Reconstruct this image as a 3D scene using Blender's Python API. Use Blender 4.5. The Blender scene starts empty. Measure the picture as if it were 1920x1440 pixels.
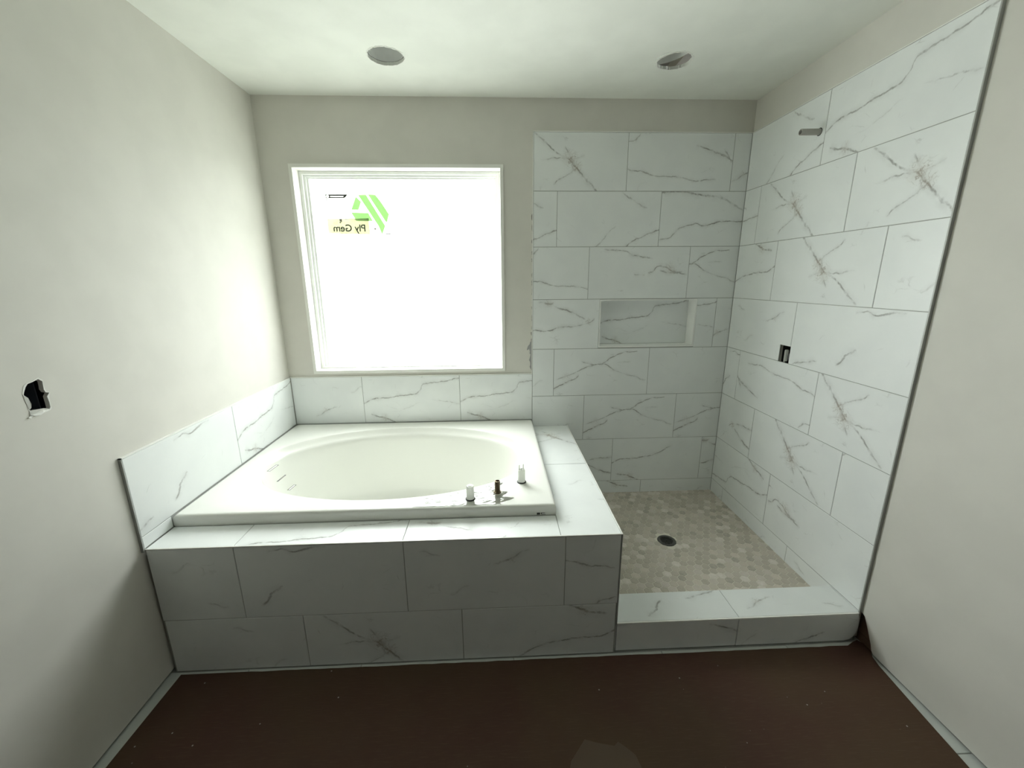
import bpy, bmesh, math, random
from mathutils import Vector, Matrix
from mathutils.geometry import tessellate_polygon

random.seed(7)
S = bpy.context.scene
COL = S.collection

# ------------------------------------------------------------------ camera
W, H, D = 2.781, 2.470, 1.190            # room width, ceiling height, depth of the tub platform
cam_d = bpy.data.cameras.new('camera')
cam = bpy.data.objects.new('camera', cam_d)
COL.objects.link(cam)
cam.location = (1.2813, -2.5292, 1.4938)
cam.rotation_euler = (1.33096, 0.00722, -0.04292)
cam_d.sensor_width = 36
cam_d.lens = 762.5055 / 1920 * 36
cam_d.shift_x = 2.3418 / 1920
cam_d.shift_y = -8.3277 / 1920
cam_d.clip_start = 0.01
S.camera = cam

# ------------------------------------------------------------------ light
SKY = 3.6
world = bpy.data.worlds.new('sky')
S.world = world
world.use_nodes = True
wn = world.node_tree
wn.nodes.clear()
wo = wn.nodes.new('ShaderNodeOutputWorld')
wb = wn.nodes.new('ShaderNodeBackground')
wb.inputs['Color'].default_value = (0.972, 1.0, 0.968, 1)
wb.inputs['Strength'].default_value = SKY
wn.links.new(wb.outputs[0], wo.inputs[0])
# overcast sky above the horizon, sunlit ground (dimmer) below it
wg = wn.nodes.new('ShaderNodeTexCoord')
wsp = wn.nodes.new('ShaderNodeSeparateXYZ')
wr = wn.nodes.new('ShaderNodeValToRGB')
wma = wn.nodes.new('ShaderNodeMath')
wma.operation = 'MULTIPLY_ADD'
wma.inputs[1].default_value = 0.5
wma.inputs[2].default_value = 0.5
wn.links.new(wg.outputs['Generated'], wsp.inputs[0])
wn.links.new(wsp.outputs[2], wma.inputs[0])
wn.links.new(wma.outputs[0], wr.inputs[0])
wr.color_ramp.elements[0].position = 0.47
wr.color_ramp.elements[0].color = (0.50, 0.515, 0.49, 1)
wr.color_ramp.elements[1].position = 0.53
wr.color_ramp.elements[1].color = (0.99, 1.0, 1.01, 1)
wn.links.new(wr.outputs[0], wb.inputs['Color'])

sun_d = bpy.data.lights.new('sun', 'SUN')
sun_d.energy = 9.5
sun_d.angle = math.radians(120)            # hazy sun, spread by the obscured glass
sun_d.color = (1.0, 1.0, 0.985)
sun = bpy.data.objects.new('sun', sun_d)
COL.objects.link(sun)
sun.rotation_euler = Vector((0.55, -0.58, -0.30)).to_track_quat('-Z', 'Y').to_euler()
sun.location = (-2, 2, 3)

por_d = bpy.data.lights.new('window_portal', 'AREA')      # sampling guide only: gives no light of its own
por_d.shape = 'RECTANGLE'
por_d.size, por_d.size_y = 1.15, 1.15
por_d.cycles.is_portal = True
por = bpy.data.objects.new('window_portal', por_d)
COL.objects.link(por)
por.location = (0.7525, 0.165, 1.532)
por.rotation_euler = (math.radians(-90), 0, 0)

S.view_settings.view_transform = 'Standard'
S.view_settings.look = 'None'
S.view_settings.gamma = 1.0
S.view_settings.use_curve_mapping = False
S.view_settings.exposure = 1.26
S.cycles.use_denoising = True
S.cycles.max_bounces = 14
S.cycles.diffuse_bounces = 8
S.cycles.transparent_max_bounces = 12
S.cycles.sample_clamp_indirect = 8

# ------------------------------------------------------------------ material helpers
def srgb(r, g, b):
    f = lambda c: c / 12.92 if c <= 0.04045 else ((c + 0.055) / 1.055) ** 2.4
    return (f(r / 255), f(g / 255), f(b / 255), 1)

class NT:
    def __init__(self, name):
        self.m = bpy.data.materials.new(name)
        self.m.use_nodes = True
        self.t = self.m.node_tree
        self.t.nodes.clear()
        self.out = self.n('ShaderNodeOutputMaterial')
        self.b = None
    def n(self, typ, **kw):
        x = self.t.nodes.new(typ)
        for k, v in kw.items():
            setattr(x, k, v)
        return x
    def l(self, a, b):
        self.t.links.new(a, b)
    def put(self, sock, v):
        if hasattr(v, 'is_linked'):
            self.l(v, sock)
        else:
            sock.default_value = v
    def math(self, op, a, b=None, c=None, clamp=False):
        x = self.n('ShaderNodeMath', operation=op, use_clamp=clamp)
        for i, v in enumerate((a, b, c)):
            if v is not None:
                self.put(x.inputs[i], v)
        return x.outputs[0]
    def vmath(self, op, a, b=None, scale=None):
        x = self.n('ShaderNodeVectorMath', operation=op)
        self.put(x.inputs[0], a)
        if b is not None:
            self.put(x.inputs[1], b)
        if scale is not None:
            x.inputs['Scale'].default_value = scale
        return x.outputs['Value'] if op in ('LENGTH', 'DISTANCE', 'DOT_PRODUCT') else x.outputs[0]
    def noise(self, vec, scale, detail=3, rough=0.5, color=False):
        x = self.n('ShaderNodeTexNoise')
        if vec is not None:
            self.l(vec, x.inputs['Vector'])
        x.inputs['Scale'].default_value = scale
        x.inputs['Detail'].default_value = detail
        x.inputs['Roughness'].default_value = rough
        return x.outputs['Color'] if color else x.outputs['Fac']
    def ramp(self, v, a, b, lo=0.0, hi=1.0, smooth=True):
        x = self.n('ShaderNodeMapRange', interpolation_type='SMOOTHSTEP' if smooth else 'LINEAR')
        self.put(x.inputs['Value'], v)
        x.inputs['From Min'].default_value = a
        x.inputs['From Max'].default_value = b
        x.inputs['To Min'].default_value = lo
        x.inputs['To Max'].default_value = hi
        return x.outputs['Result']
    def mix(self, fac, a, b):
        x = self.n('ShaderNodeMix', data_type='RGBA')
        self.put(x.inputs['Factor'], fac)
        self.put(x.inputs['A'], a) if False else None
        ins = [i for i in x.inputs if i.type == 'RGBA']
        self.put(ins[0], a)
        self.put(ins[1], b)
        return [o for o in x.outputs if o.type == 'RGBA'][0]
    def bsdf(self, color, rough=0.5, metal=0.0, spec=0.5, bump=None, bstr=0.1, bdist=0.002, **kw):
        b = self.n('ShaderNodeBsdfPrincipled')
        self.put(b.inputs['Base Color'], color)
        self.put(b.inputs['Roughness'], rough)
        b.inputs['Metallic'].default_value = metal
        b.inputs['Specular IOR Level'].default_value = spec
        for k, v in kw.items():
            self.put(b.inputs[k], v)
        if bump is not None:
            bp = self.n('ShaderNodeBump')
            bp.inputs['Strength'].default_value = bstr
            bp.inputs['Distance'].default_value = bdist
            self.l(bump, bp.inputs['Height'])
            self.l(bp.outputs[0], b.inputs['Normal'])
        self.l(b.outputs[0], self.out.inputs[0])
        self.b = b
        return self.m
    def pos(self):
        return self.n('ShaderNodeNewGeometry').outputs['Position']
    def objco(self):
        return self.n('ShaderNodeTexCoord').outputs['Object']

def painted(name, col, col2=None, rough=0.6, scale=6, bump=260, bstr=0.06, spec=0.3):
    """matt paint or plaster: slight mottling and a rolled stipple"""
    t = NT(name)
    p = t.pos()
    c = t.mix(t.ramp(t.noise(p, scale, 4), 0.35, 0.65), col, col2 or tuple(x * 0.96 for x in col[:3]) + (1,))
    return t.bsdf(c, rough, spec=spec, bump=t.noise(p, bump, 2), bstr=bstr, bdist=0.001)

def plain(name, col, rough=0.5, metal=0.0, spec=0.5, var=0.06, scale=40):
    t = NT(name)
    p = t.objco()
    c = t.mix(t.noise(p, scale, 3), tuple(x * (1 - var) for x in col[:3]) + (1,), tuple(min(1, x * (1 + var)) for x in col[:3]) + (1,))
    return t.bsdf(c, rough, metal, spec)

# marble print of the porcelain tiles. Each vein is a list of (u, v, strength) in metres on a 0.61 x 0.305 tile
BASE = (0.865, 0.89, 0.885, 1)
def marble(name, veins=(), clusters=(), seed=0.0):
    t = NT(name)
    uv = t.n('ShaderNodeUVMap', uv_map='UVMap').outputs[0]
    off = t.vmath('ADD', uv, (seed * 3.1, seed * 1.7, seed))
    n1 = t.vmath('SCALE', t.vmath('SUBTRACT', t.noise(off, 16, 3, 0.55, True), (0.5, 0.5, 0.5)), scale=0.022)
    n2 = t.vmath('SCALE', t.vmath('SUBTRACT', t.noise(off, 75, 3, 0.6, True), (0.5, 0.5, 0.5)), scale=0.010)
    co = t.vmath('ADD', uv, t.vmath('ADD', n1, n2))
    grain = t.ramp(t.noise(off, 28, 4, 0.6), 0.34, 0.62, 0.12, 1.0)
    mask = None
    halo = None
    for pts, width in veins:
        a, b = Vector(pts[0][:2]), Vector(pts[-1][:2])
        L = (b - a).length
        ang = math.atan2(b.y - a.y, b.x - a.x)
        mp = t.n('ShaderNodeMapping', vector_type='TEXTURE')
        mp.inputs['Location'].default_value = (a.x, a.y, 0)
        mp.inputs['Rotation'].default_value = (0, 0, ang)
        mp.inputs['Scale'].default_value = (L, L, 1)
        t.l(co, mp.inputs['Vector'])
        sp = t.n('ShaderNodeSeparateXYZ')
        t.l(mp.outputs[0], sp.inputs[0])
        def curve(vals, auto=True):
            c = t.n('ShaderNodeFloatCurve')
            cm = c.mapping
            cv = cm.curves[0]
            while len(cv.points) < len(vals):
                cv.points.new(0.5, 0.5)
            for q, (x, y) in zip(cv.points, vals):
                q.location = (x, y)
                q.handle_type = 'AUTO_CLAMPED'
            cm.update()
            t.l(sp.outputs[0], c.inputs['Value'])
            return c.outputs[0]
        ca, sa = math.cos(ang), math.sin(ang)
        off_pts, str_pts, last = [], [], -1
        for i, (u, v, s) in enumerate(pts):
            du, dv = u - a.x, v - a.y
            x = (du * ca + dv * sa) / L
            y = (-du * sa + dv * ca) / L
            x = max(x, last + 0.004)
            last = x
            off_pts.append((min(max(x, 0), 1), min(max(y + 0.5, 0), 1)))
            str_pts.append((min(max(x, 0), 1), 0.0 if i in (0, len(pts) - 1) else s))
        d = t.math('MULTIPLY', t.math('ABSOLUTE', t.math('SUBTRACT', t.math('ADD', sp.outputs[1], 0.5), curve(off_pts))), L)
        st = curve(str_pts)
        m = t.math('MULTIPLY', t.math('MULTIPLY', t.ramp(d, 0.1 * width, 1.35 * width, 1, 0), st), 0.8)
        h = t.math('MULTIPLY', t.ramp(d, 0.0, 6 * width, 1, 0), st)
        mask = m if mask is None else t.math('MAXIMUM', mask, m)
        halo = h if halo is None else t.math('MAXIMUM', halo, h)
    brown = None
    for (u, v, r, k) in clusters:
        d = t.vmath('LENGTH', t.vmath('MULTIPLY', t.vmath('SUBTRACT', co, (u, v, 0)), (1, 1, 0)))
        fall = t.ramp(d, 0.15 * r, r, 1, 0)
        rn = t.math('ABSOLUTE', t.math('SUBTRACT', t.noise(off, 46, 3, 0.55), 0.5))
        m = t.math('MULTIPLY', t.math('MULTIPLY', fall, t.ramp(rn, 0.0, 0.045, 1, 0)), 0.85 * k)
        m = t.math('MULTIPLY', m, t.ramp(t.noise(off, 31, 2), 0.36, 0.56))
        mask = m if mask is None else t.math('MAXIMUM', mask, m)
        f2 = t.math('MULTIPLY', fall, k)
        brown = f2 if brown is None else t.math('MAXIMUM', brown, f2)
    # faint flecks and clouds everywhere on the print
    wv = t.n('ShaderNodeTexVoronoi', feature='DISTANCE_TO_EDGE')
    t.l(t.vmath('MULTIPLY', t.vmath('ADD', co, (seed * 5.3, seed * 2.9, 0)), (1, 1.9, 1)), wv.inputs['Vector'])
    wv.inputs['Scale'].default_value = 9
    fleck = t.math('MULTIPLY', t.ramp(wv.outputs[0], 0.0, 0.025, 1, 0), t.ramp(t.noise(off, 11, 2), 0.58, 0.72, 0, 0.33))
    base = t.mix(t.ramp(t.noise(off, 5, 4), 0.35, 0.7), BASE, (0.83, 0.855, 0.855, 1))
    col = t.mix(fleck, base, (0.36, 0.36, 0.34, 1))
    if halo is not None:
        col = t.mix(t.math('MULTIPLY', t.math('MULTIPLY', halo, 0.22), t.ramp(t.noise(off, 22, 3), 0.3, 0.65)), col, (0.42, 0.42, 0.40, 1))
    if mask is not None:
        vc = (0.17, 0.165, 0.15, 1)
        if brown is not None:
            vc = t.mix(brown, vc, (0.24, 0.18, 0.125, 1))
            col = t.mix(t.math('MULTIPLY', brown, 0.16), col, (0.50, 0.44, 0.36, 1))
        col = t.mix(t.math('MULTIPLY', mask, grain, clamp=True), col, vc)
    return t.bsdf(col, t.ramp(t.noise(off, 30, 2), 0.3, 0.7, 0.30, 0.38), spec=0.42)

MAR = {
 'star': marble('marble_star', [
    ([(0.07, 0.305, 0), (0.103, 0.277, .7), (0.19, 0.208, .9), (0.225, 0.185, .3), (0.275, 0.16, .9), (0.336, 0.098, 1), (0.40, 0.035, 1), (0.45, -0.02, 0)], .0050),
    ([(0.10, 0.163, 0), (0.16, 0.165, .5), (0.20, 0.172, .9), (0.245, 0.17, .9), (0.29, 0.166, .7), (0.343, 0.18, .8), (0.365, 0.188, 0)], .0036),
    ([(0.33, 0.135, 0), (0.30, 0.108, .6), (0.25, 0.078, .5), (0.21, 0.055, .8), (0.18, 0.03, 0)], .0034),
    ([(0.245, 0.235, 0), (0.262, 0.205, .7), (0.285, 0.165, .8), (0.31, 0.125, .7), (0.325, 0.1, 0)], .0046)],
    [(0.278, 0.168, 0.062, 1.0), (0.315, 0.13, 0.045, 0.9)], 1),
 'step': marble('marble_step', [
    ([(-0.03, 0.12, 0), (0.01, 0.135, .6), (0.05, 0.155, .95), (0.13, 0.163, .8), (0.215, 0.177, .9), (0.29, 0.18, .9), (0.335, 0.190, .9), (0.365, 0.212, .6), (0.385, 0.250, .8), (0.44, 0.258, .7), (0.50, 0.264, .8), (0.56, 0.275, .9), (0.60, 0.285, .9), (0.64, 0.295, 0)], .0042),
    ([(0.04, 0.058, 0), (0.07, 0.045, .9), (0.11, 0.037, .9), (0.15, 0.025, .9), (0.19, 0.0, .8), (0.21, -0.01, 0)], .0055),
    ([(0.42, 0.155, 0), (0.48, 0.142, .35), (0.55, 0.13, .5), (0.6, 0.118, .45), (0.63, 0.11, 0)], .003),
    ([(0.18, 0.07, 0), (0.25, 0.085, .3), (0.31, 0.112, .35), (0.36, 0.13, 0)], .003)],
    [(0.13, 0.03, 0.04, 0.6)], 2),
 'fork': marble('marble_fork', [
    ([(-0.02, 0.03, 0), (0.01, 0.05, .9), (0.085, 0.09, 1), (0.13, 0.105, .9), (0.155, 0.13, .7), (0.165, 0.14, 0)], .0042),
    ([(0.0, 0.10, 0), (0.05, 0.115, .5), (0.115, 0.14, .6), (0.17, 0.165, .8), (0.24, 0.195, 1), (0.285, 0.205, 1), (0.33, 0.196, 1), (0.375, 0.17, .8), (0.45, 0.14, .3), (0.52, 0.12, .55), (0.57, 0.10, .4), (0.6, 0.09, 0)], .0042),
    ([(0.30, 0.20, 0), (0.325, 0.212, .9), (0.365, 0.246, .95), (0.43, 0.272, .9), (0.49, 0.279, 1), (0.52, 0.281, .9), (0.54, 0.285, 0)], .0036),
    ([(0.17, 0.22, 0), (0.2, 0.213, .8), (0.245, 0.203, .9), (0.27, 0.2, 0)], .0034),
    ([(0.4, 0.21, 0), (0.43, 0.215, .3), (0.47, 0.216, .4), (0.5, 0.215, 0)], .0028)],
    [(0.08, 0.115, 0.05, 0.45)], 3),
 'corner': marble('marble_corner', [
    ([(0.39, -0.03, 0), (0.42, 0.0, .9), (0.465, 0.036, 1), (0.50, 0.046, .9), (0.55, 0.072, .9), (0.6, 0.09, 1), (0.65, 0.11, 0)], .0042),
    ([(0.37, 0.305, 0), (0.39, 0.285, .5), (0.43, 0.265, .7), (0.47, 0.24, .3), (0.5, 0.222, .7), (0.53, 0.21, 0)], .0046),
    ([(0.2, -0.03, 0), (0.236, 0.0, .5), (0.27, 0.03, .45), (0.3, 0.07, .35), (0.33, 0.10, .3), (0.35, 0.12, 0)], .0036)], [], 4),
 'wave': marble('marble_wave', [
    ([(-0.03, 0.03, 0), (0.0, 0.035, .5), (0.055, 0.043, .7), (0.09, 0.068, .6), (0.125, 0.10, .7), (0.205, 0.127, .8), (0.27, 0.113, .9), (0.36, 0.137, 1), (0.47, 0.14, .9), (0.6, 0.15, .9), (0.64, 0.155, 0)], .004),
    ([(-0.02, 0.300, 0), (0.02, 0.302, .9), (0.1, 0.305, .8), (0.16, 0.300, .9), (0.2, 0.288, 1), (0.3, 0.278, .6), (0.38, 0.26, .4), (0.47, 0.215, .5), (0.5, 0.2, 0)], .006)], [], 5),
 'ripple': marble('marble_ripple', [
    ([(-0.02, 0.118, 0), (0.01, 0.113, .6), (0.085, 0.103, .95), (0.165, 0.08, .6), (0.28, 0.075, .7), (0.385, 0.055, .9), (0.49, 0.062, .6), (0.53, 0.06, 0)], .0036),
    ([(0.39, 0.24, 0), (0.415, 0.235, .6), (0.49, 0.212, 1), (0.557, 0.193, .9), (0.61, 0.165, 1), (0.65, 0.15, 0)], .0052),
    ([(-0.03, 0.25, 0), (0.0, 0.255, .8), (0.03, 0.262, .7), (0.055, 0.283, .6), (0.07, 0.3, 0)], .0036),
    ([(0.56, 0.225, 0), (0.575, 0.205, .8), (0.595, 0.175, .9), (0.61, 0.15, 0)], .004)], [], 6),
 'squig': marble('marble_squiggle', [
    ([(0.36, 0.15, 0), (0.39, 0.158, .9), (0.42, 0.187, .9), (0.46, 0.190, .7), (0.5, 0.17, .8), (0.54, 0.155, .8), (0.59, 0.145, .7), (0.61, 0.14, 0)], .0052),
    ([(0.43, 0.165, 0), (0.46, 0.158, .9), (0.5, 0.153, .9), (0.55, 0.152, .8), (0.58, 0.158, 0)], .005),
    ([(0.08, 0.29, 0), (0.12, 0.285, .7), (0.22, 0.278, .7), (0.26, 0.255, .9), (0.31, 0.246, .8), (0.36, 0.24, .6), (0.39, 0.235, 0)], .0046),
    ([(0.27, 0.14, 0), (0.29, 0.138, .5), (0.33, 0.137, .5), (0.35, 0.14, 0)], .004)],
    [(0.50, 0.175, 0.055, 0.75)], 7),
 'branch': marble('marble_branch', [
    ([(-0.02, 0.112, 0), (0.01, 0.117, .9), (0.1, 0.112, .95), (0.18, 0.138, .95), (0.27, 0.141, .8), (0.34, 0.155, .35), (0.37, 0.172, .7), (0.39, 0.19, 0)], .0042),
    ([(0.13, 0.265, 0), (0.165, 0.255, .6), (0.22, 0.235, .9), (0.27, 0.215, .8), (0.3, 0.195, .8), (0.33, 0.185, 0)], .005),
    ([(0.02, 0.29, 0), (0.06, 0.284, .5), (0.1, 0.278, .75), (0.13, 0.28, 0)], .007)],
    [(0.10, 0.28, 0.045, 0.5), (0.35, 0.165, 0.04, 0.5)], 8),
 'ridge': marble('marble_ridge', [
    ([(0.19, 0.05, 0), (0.23, 0.073, .5), (0.33, 0.12, .9), (0.42, 0.14, .9), (0.50, 0.148, .95), (0.56, 0.152, .9), (0.61, 0.178, 1), (0.63, 0.19, 0)], .0042),
    ([(0.41, 0.31, 0), (0.44, 0.298, .9), (0.47, 0.283, .9), (0.51, 0.27, 1), (0.55, 0.262, .8), (0.58, 0.255, 0)], .0062)],
    [(0.49, 0.275, 0.045, 0.7)], 9),
 'streak': marble('marble_streak', [
    ([(0.13, 0.05, 0), (0.16, 0.062, .5), (0.2, 0.085, .7), (0.25, 0.1, .5), (0.28, 0.11, 0)], .0042),
    ([(0.36, 0.20, 0), (0.39, 0.21, .3), (0.42, 0.235, .4), (0.44, 0.25, 0)], .004),
    ([(0.47, 0.07, 0), (0.5, 0.065, .4), (0.53, 0.05, .5), (0.56, 0.05, 0)], .004)],
    [(0.2, 0.09, 0.03, 0.4)], 10),
 'lone': marble('marble_lone', [
    ([(0.33, 0.27, 0), (0.345, 0.285, .4), (0.385, 0.29, .8), (0.43, 0.28, .9), (0.48, 0.287, .7), (0.53, 0.298, .4), (0.55, 0.3, 0)], .0042),
    ([(0.28, 0.05, 0), (0.3, 0.06, .8), (0.33, 0.1, .9), (0.36, 0.125, .7), (0.37, 0.135, 0)], .005),
    ([(0.02, 0.0, 0), (0.06, 0.015, .8), (0.12, 0.03, .8), (0.16, 0.045, .5), (0.18, 0.05, 0)], .0046)], [], 11),
}

M = {}
M['drywall'] = painted('greige_wall_paint', (0.715, 0.698, 0.648, 1))
M['ceiling'] = painted('white_ceiling_paint', (0.86, 0.875, 0.82, 1))
M['rear'] = painted('rear_wall_unlit_dark', (0.03, 0.03, 0.028, 1))  # near-black stands in for an unlit room behind the camera
M['gypsum'] = painted('raw_gypsum', (0.84, 0.84, 0.80, 1), rough=0.9, bump=90, bstr=0.3)
M['grout'] = painted('grey_grout', (0.43, 0.44, 0.425, 1), rough=0.9, bump=400, bstr=0.2)
M['trim'] = plain('satin_white_edge_trim', (0.90, 0.90, 0.87, 1), 0.35)
M['metal'] = plain('brushed_edge_metal', (0.40, 0.41, 0.395, 1), 0.45, 0.15)
M['vinyl'] = plain('white_window_vinyl', (0.89, 0.90, 0.88, 1), 0.35)
M['jamb'] = painted('white_jamb_paint', (0.87, 0.87, 0.82, 1), rough=0.45, bump=120, bstr=0.05)
M['acrylic'] = plain('white_tub_acrylic', (0.86, 0.865, 0.82, 1), 0.12, spec=0.5, var=0.01, scale=3)
def milky(name, col):
    t = NT(name)
    p = t.n('ShaderNodeBsdfPrincipled')
    p.inputs['Base Color'].default_value = col
    p.inputs['Roughness'].default_value = 0.35
    tl = t.n('ShaderNodeBsdfTranslucent')
    t.put(tl.inputs[0], t.mix(t.noise(t.objco(), 40, 2), col, tuple(x * 0.94 for x in col[:3]) + (1,)))
    mx = t.n('ShaderNodeMixShader')
    mx.inputs[0].default_value = 0.55
    t.l(p.outputs[0], mx.inputs[1])
    t.l(tl.outputs[0], mx.inputs[2])
    t.l(mx.outputs[0], t.out.inputs[0])
    return t.m
M['white_plastic'] = milky('white_valve_plastic', (0.90, 0.91, 0.87, 1))
M['clear_plastic'] = milky('milky_plastic', (0.88, 0.89, 0.86, 1))
M['pvc'] = plain('grey_pipe_plastic', (0.44, 0.43, 0.40, 1), 0.4)
M['brass'] = plain('dull_brass', (0.20, 0.155, 0.10, 1), 0.45, 0.7)
M['rubber_and_shade'] = plain('black_rubber_and_hole_shade', (0.02, 0.02, 0.018, 1), 0.6)  # gasket rubber; the same black paints shade in drain hole and pipe gap
M['iron'] = plain('dark_drain_metal', (0.03, 0.03, 0.03, 1), 0.45, 0.3)
M['can'] = plain('galvanised_can_metal', (0.72, 0.73, 0.71, 1), 0.5, 0.0)
M['wood'] = plain('dark_framing_wood', (0.16, 0.09, 0.06, 1), 0.85, var=0.3, scale=12)
M['void'] = plain('unlit_cavity_board', (0.05, 0.05, 0.05, 1), 0.9)  # near-black colour puts the shade of closed cavities into the boards
M['box_blue'] = plain('dark_blue_box_plastic', (0.045, 0.05, 0.065, 1), 0.5)
M['tile_plain'] = plain('off_white_floor_tile', (0.62, 0.65, 0.63, 1), 0.4, var=0.05, scale=8)
M['ink'] = plain('black_print', (0.012, 0.012, 0.012, 1), 0.6)

def kraft():
    t = NT('brown_floor_paper')
    p = t.pos()
    st = t.n('ShaderNodeMapping')
    st.inputs['Scale'].default_value = (2.0, 26.0, 1)
    t.l(p, st.inputs['Vector'])
    fib = t.noise(st.outputs[0], 9, 4, 0.6)
    c = t.mix(t.ramp(t.noise(p, 2.2, 4), 0.3, 0.7), (0.082, 0.038, 0.026, 1), (0.088, 0.053, 0.030, 1))
    c = t.mix(t.math('MULTIPLY', t.ramp(fib, 0.5, 0.72), 0.3), c, (0.13, 0.085, 0.055, 1))
    sv = t.n('ShaderNodeTexVoronoi')
    t.l(p, sv.inputs['Vector'])
    sv.inputs['Scale'].default_value = 17
    c = t.mix(t.ramp(sv.outputs['Distance'], 0.03, 0.055, 0.75, 0), c, (0.55, 0.5, 0.44, 1))
    return t.bsdf(c, 0.62, spec=0.3, bump=t.noise(p, 5, 5), bstr=0.35, bdist=0.01)
M['kraft'] = kraft()

def hexmat():
    t = NT('beige_stone_mosaic')
    oi = t.n('ShaderNodeObjectInfo').outputs['Random']
    gi = t.n('ShaderNodeNewGeometry')
    r = t.math('FRACT', t.math('ADD', oi, gi.outputs['Random Per Island']))
    p = gi.outputs['Position']
    cr = t.n('ShaderNodeValToRGB')
    t.l(r, cr.inputs[0])
    e = cr.color_ramp
    e.interpolation = 'CONSTANT'
    cols = [(0.588, 0.535, 0.466), (0.479, 0.441, 0.377), (0.754, 0.703, 0.653), (0.533, 0.488, 0.432), (0.625, 0.571, 0.522), (0.405, 0.376, 0.322), (0.506, 0.46, 0.4), (0.662, 0.6, 0.531)]
    e.elements[0].color = cols[0] + (1,)
    e.elements[1].position = 0.2
    e.elements[1].color = cols[1] + (1,)
    for i, pos in enumerate((0.36, 0.44, 0.6, 0.74, 0.82, 0.92)):
        x = e.elements.new(pos)
        x.color = cols[i + 2] + (1,)
    c = t.mix(t.ramp(t.noise(p, 55, 4, 0.6), 0.3, 0.7), cr.outputs[0], (0.57, 0.52, 0.45, 1))
    c2 = t.mix(0.55, cr.outputs[0], c)
    return t.bsdf(c2, 0.5, spec=0.35, bump=t.noise(p, 200, 2), bstr=0.08, bdist=0.001)
M['hex'] = hexmat()
M['hex_grout'] = painted('beige_grout', (0.74, 0.71, 0.62, 1), rough=0.9, bump=400, bstr=0.2)

def pane_mat():
    t = NT('obscure_window_glass')
    tr = t.n('ShaderNodeBsdfTransparent')
    tr.inputs['Color'].default_value = (0.96, 0.985, 0.97, 1)
    gl = t.n('ShaderNodeBsdfGlossy')
    gl.inputs['Roughness'].default_value = 0.12
    bp = t.n('ShaderNodeBump')
    bp.inputs['Strength'].default_value = 0.4
    bp.inputs['Distance'].default_value = 0.002
    t.l(t.noise(t.pos(), 160, 2), bp.inputs['Height'])
    t.l(bp.outputs[0], gl.inputs['Normal'])
    mx = t.n('ShaderNodeMixShader')
    mx.inputs[0].default_value = 0.06
    t.l(tr.outputs[0], mx.inputs[1])
    t.l(gl.outputs[0], mx.inputs[2])
    t.l(mx.outputs[0], t.out.inputs[0])
    return t.m
M['pane'] = pane_mat()

def backlit(name, col, var=0.0, scale=300):
    """thin printed paper, seen with the daylight behind it"""
    t = NT(name)
    c = col
    if var:
        c = t.mix(t.ramp(t.noise(t.pos(), scale, 2), 0.45, 0.6), col, tuple(x * (1 - var) for x in col[:3]) + (1,))
    tl = t.n('ShaderNodeBsdfTranslucent')
    df = t.n('ShaderNodeBsdfDiffuse')
    t.put(tl.inputs[0], c)
    t.put(df.inputs[0], c)
    mx = t.n('ShaderNodeMixShader')
    mx.inputs[0].default_value = 0.25
    t.l(tl.outputs[0], mx.inputs[1])
    t.l(df.outputs[0], mx.inputs[2])
    t.l(mx.outputs[0], t.out.inputs[0])
    return t.m
M['label_white'] = backlit('white_label_paper', (0.85, 0.85, 0.82, 1))
M['label_cream'] = backlit('cream_label_paper', (0.68, 0.685, 0.54, 1), 0.08, 60)
M['label_green'] = backlit('green_label_print', (0.46, 0.69, 0.37, 1), 0.16, 240)
M['label_grey'] = backlit('grey_label_print', (0.50, 0.50, 0.47, 1))

# ------------------------------------------------------------------ object helpers
def link(name, me, mat, parent=None, loc=None):
    o = bpy.data.objects.new(name, me)
    COL.objects.link(o)
    if mat is not None and not me.materials:
        me.materials.append(mat)
    if parent is not None:
        o.parent = parent
    if loc is not None:
        o.location = loc
    return o

def tag(o, label=None, cat=None, group=None, kind=None):
    if label: o['label'] = label
    if cat: o['category'] = cat
    if group: o['group'] = group
    if kind: o['kind'] = kind
    return o

def empty(name, loc=(0, 0, 0)):
    o = bpy.data.objects.new(name, None)
    o.empty_display_size = 0.05
    COL.objects.link(o)
    o.location = loc
    return o

class Frame:
    """a plane: origin, two axes and the outward normal"""
    def __init__(s, o, eu, ev):
        s.o, s.eu, s.ev = Vector(o), Vector(eu), Vector(ev)
        s.n = s.eu.cross(s.ev)
    def p(s, a, b, d=0.0):
        return s.o + s.eu * a + s.ev * b + s.n * d

def prism(name, fr, outer, holes, thick, mat, parent=None, front=0.0):
    """a flat panel with holes: front face on the plane, body behind it"""
    loops = [[Vector((a, b, 0)) for a, b in outer]] + [[Vector((a, b, 0)) for a, b in h] for h in holes]
    tris = tessellate_polygon(loops)
    flat = [q for lp in loops for q in lp]
    n = len(flat)
    vs = [fr.p(q.x, q.y, front) for q in flat] + [fr.p(q.x, q.y, front - thick) for q in flat]
    fs = []
    for t in tris:
        a, b, c = (flat[i] for i in t)
        if (b - a).cross(c - a).z < 0:
            t = (t[0], t[2], t[1])
        fs.append(tuple(t))
        fs.append((t[2] + n, t[1] + n, t[0] + n))
    k = 0
    for lp in loops:
        m = len(lp)
        for i in range(m):
            a, b = k + i, k + (i + 1) % m
            fs.append((a, a + n, b + n, b))
        k += m
    me = bpy.data.meshes.new(name)
    me.from_pydata(vs, [], fs)
    bm = bmesh.new()
    bm.from_mesh(me)
    bmesh.ops.recalc_face_normals(bm, faces=bm.faces)
    bm.to_mesh(me)
    bm.free()
    return link(name, me, mat, parent)

def rect(a0, a1, b0, b1):
    return [(a0, b0), (a1, b0), (a1, b1), (a0, b1)]

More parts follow.
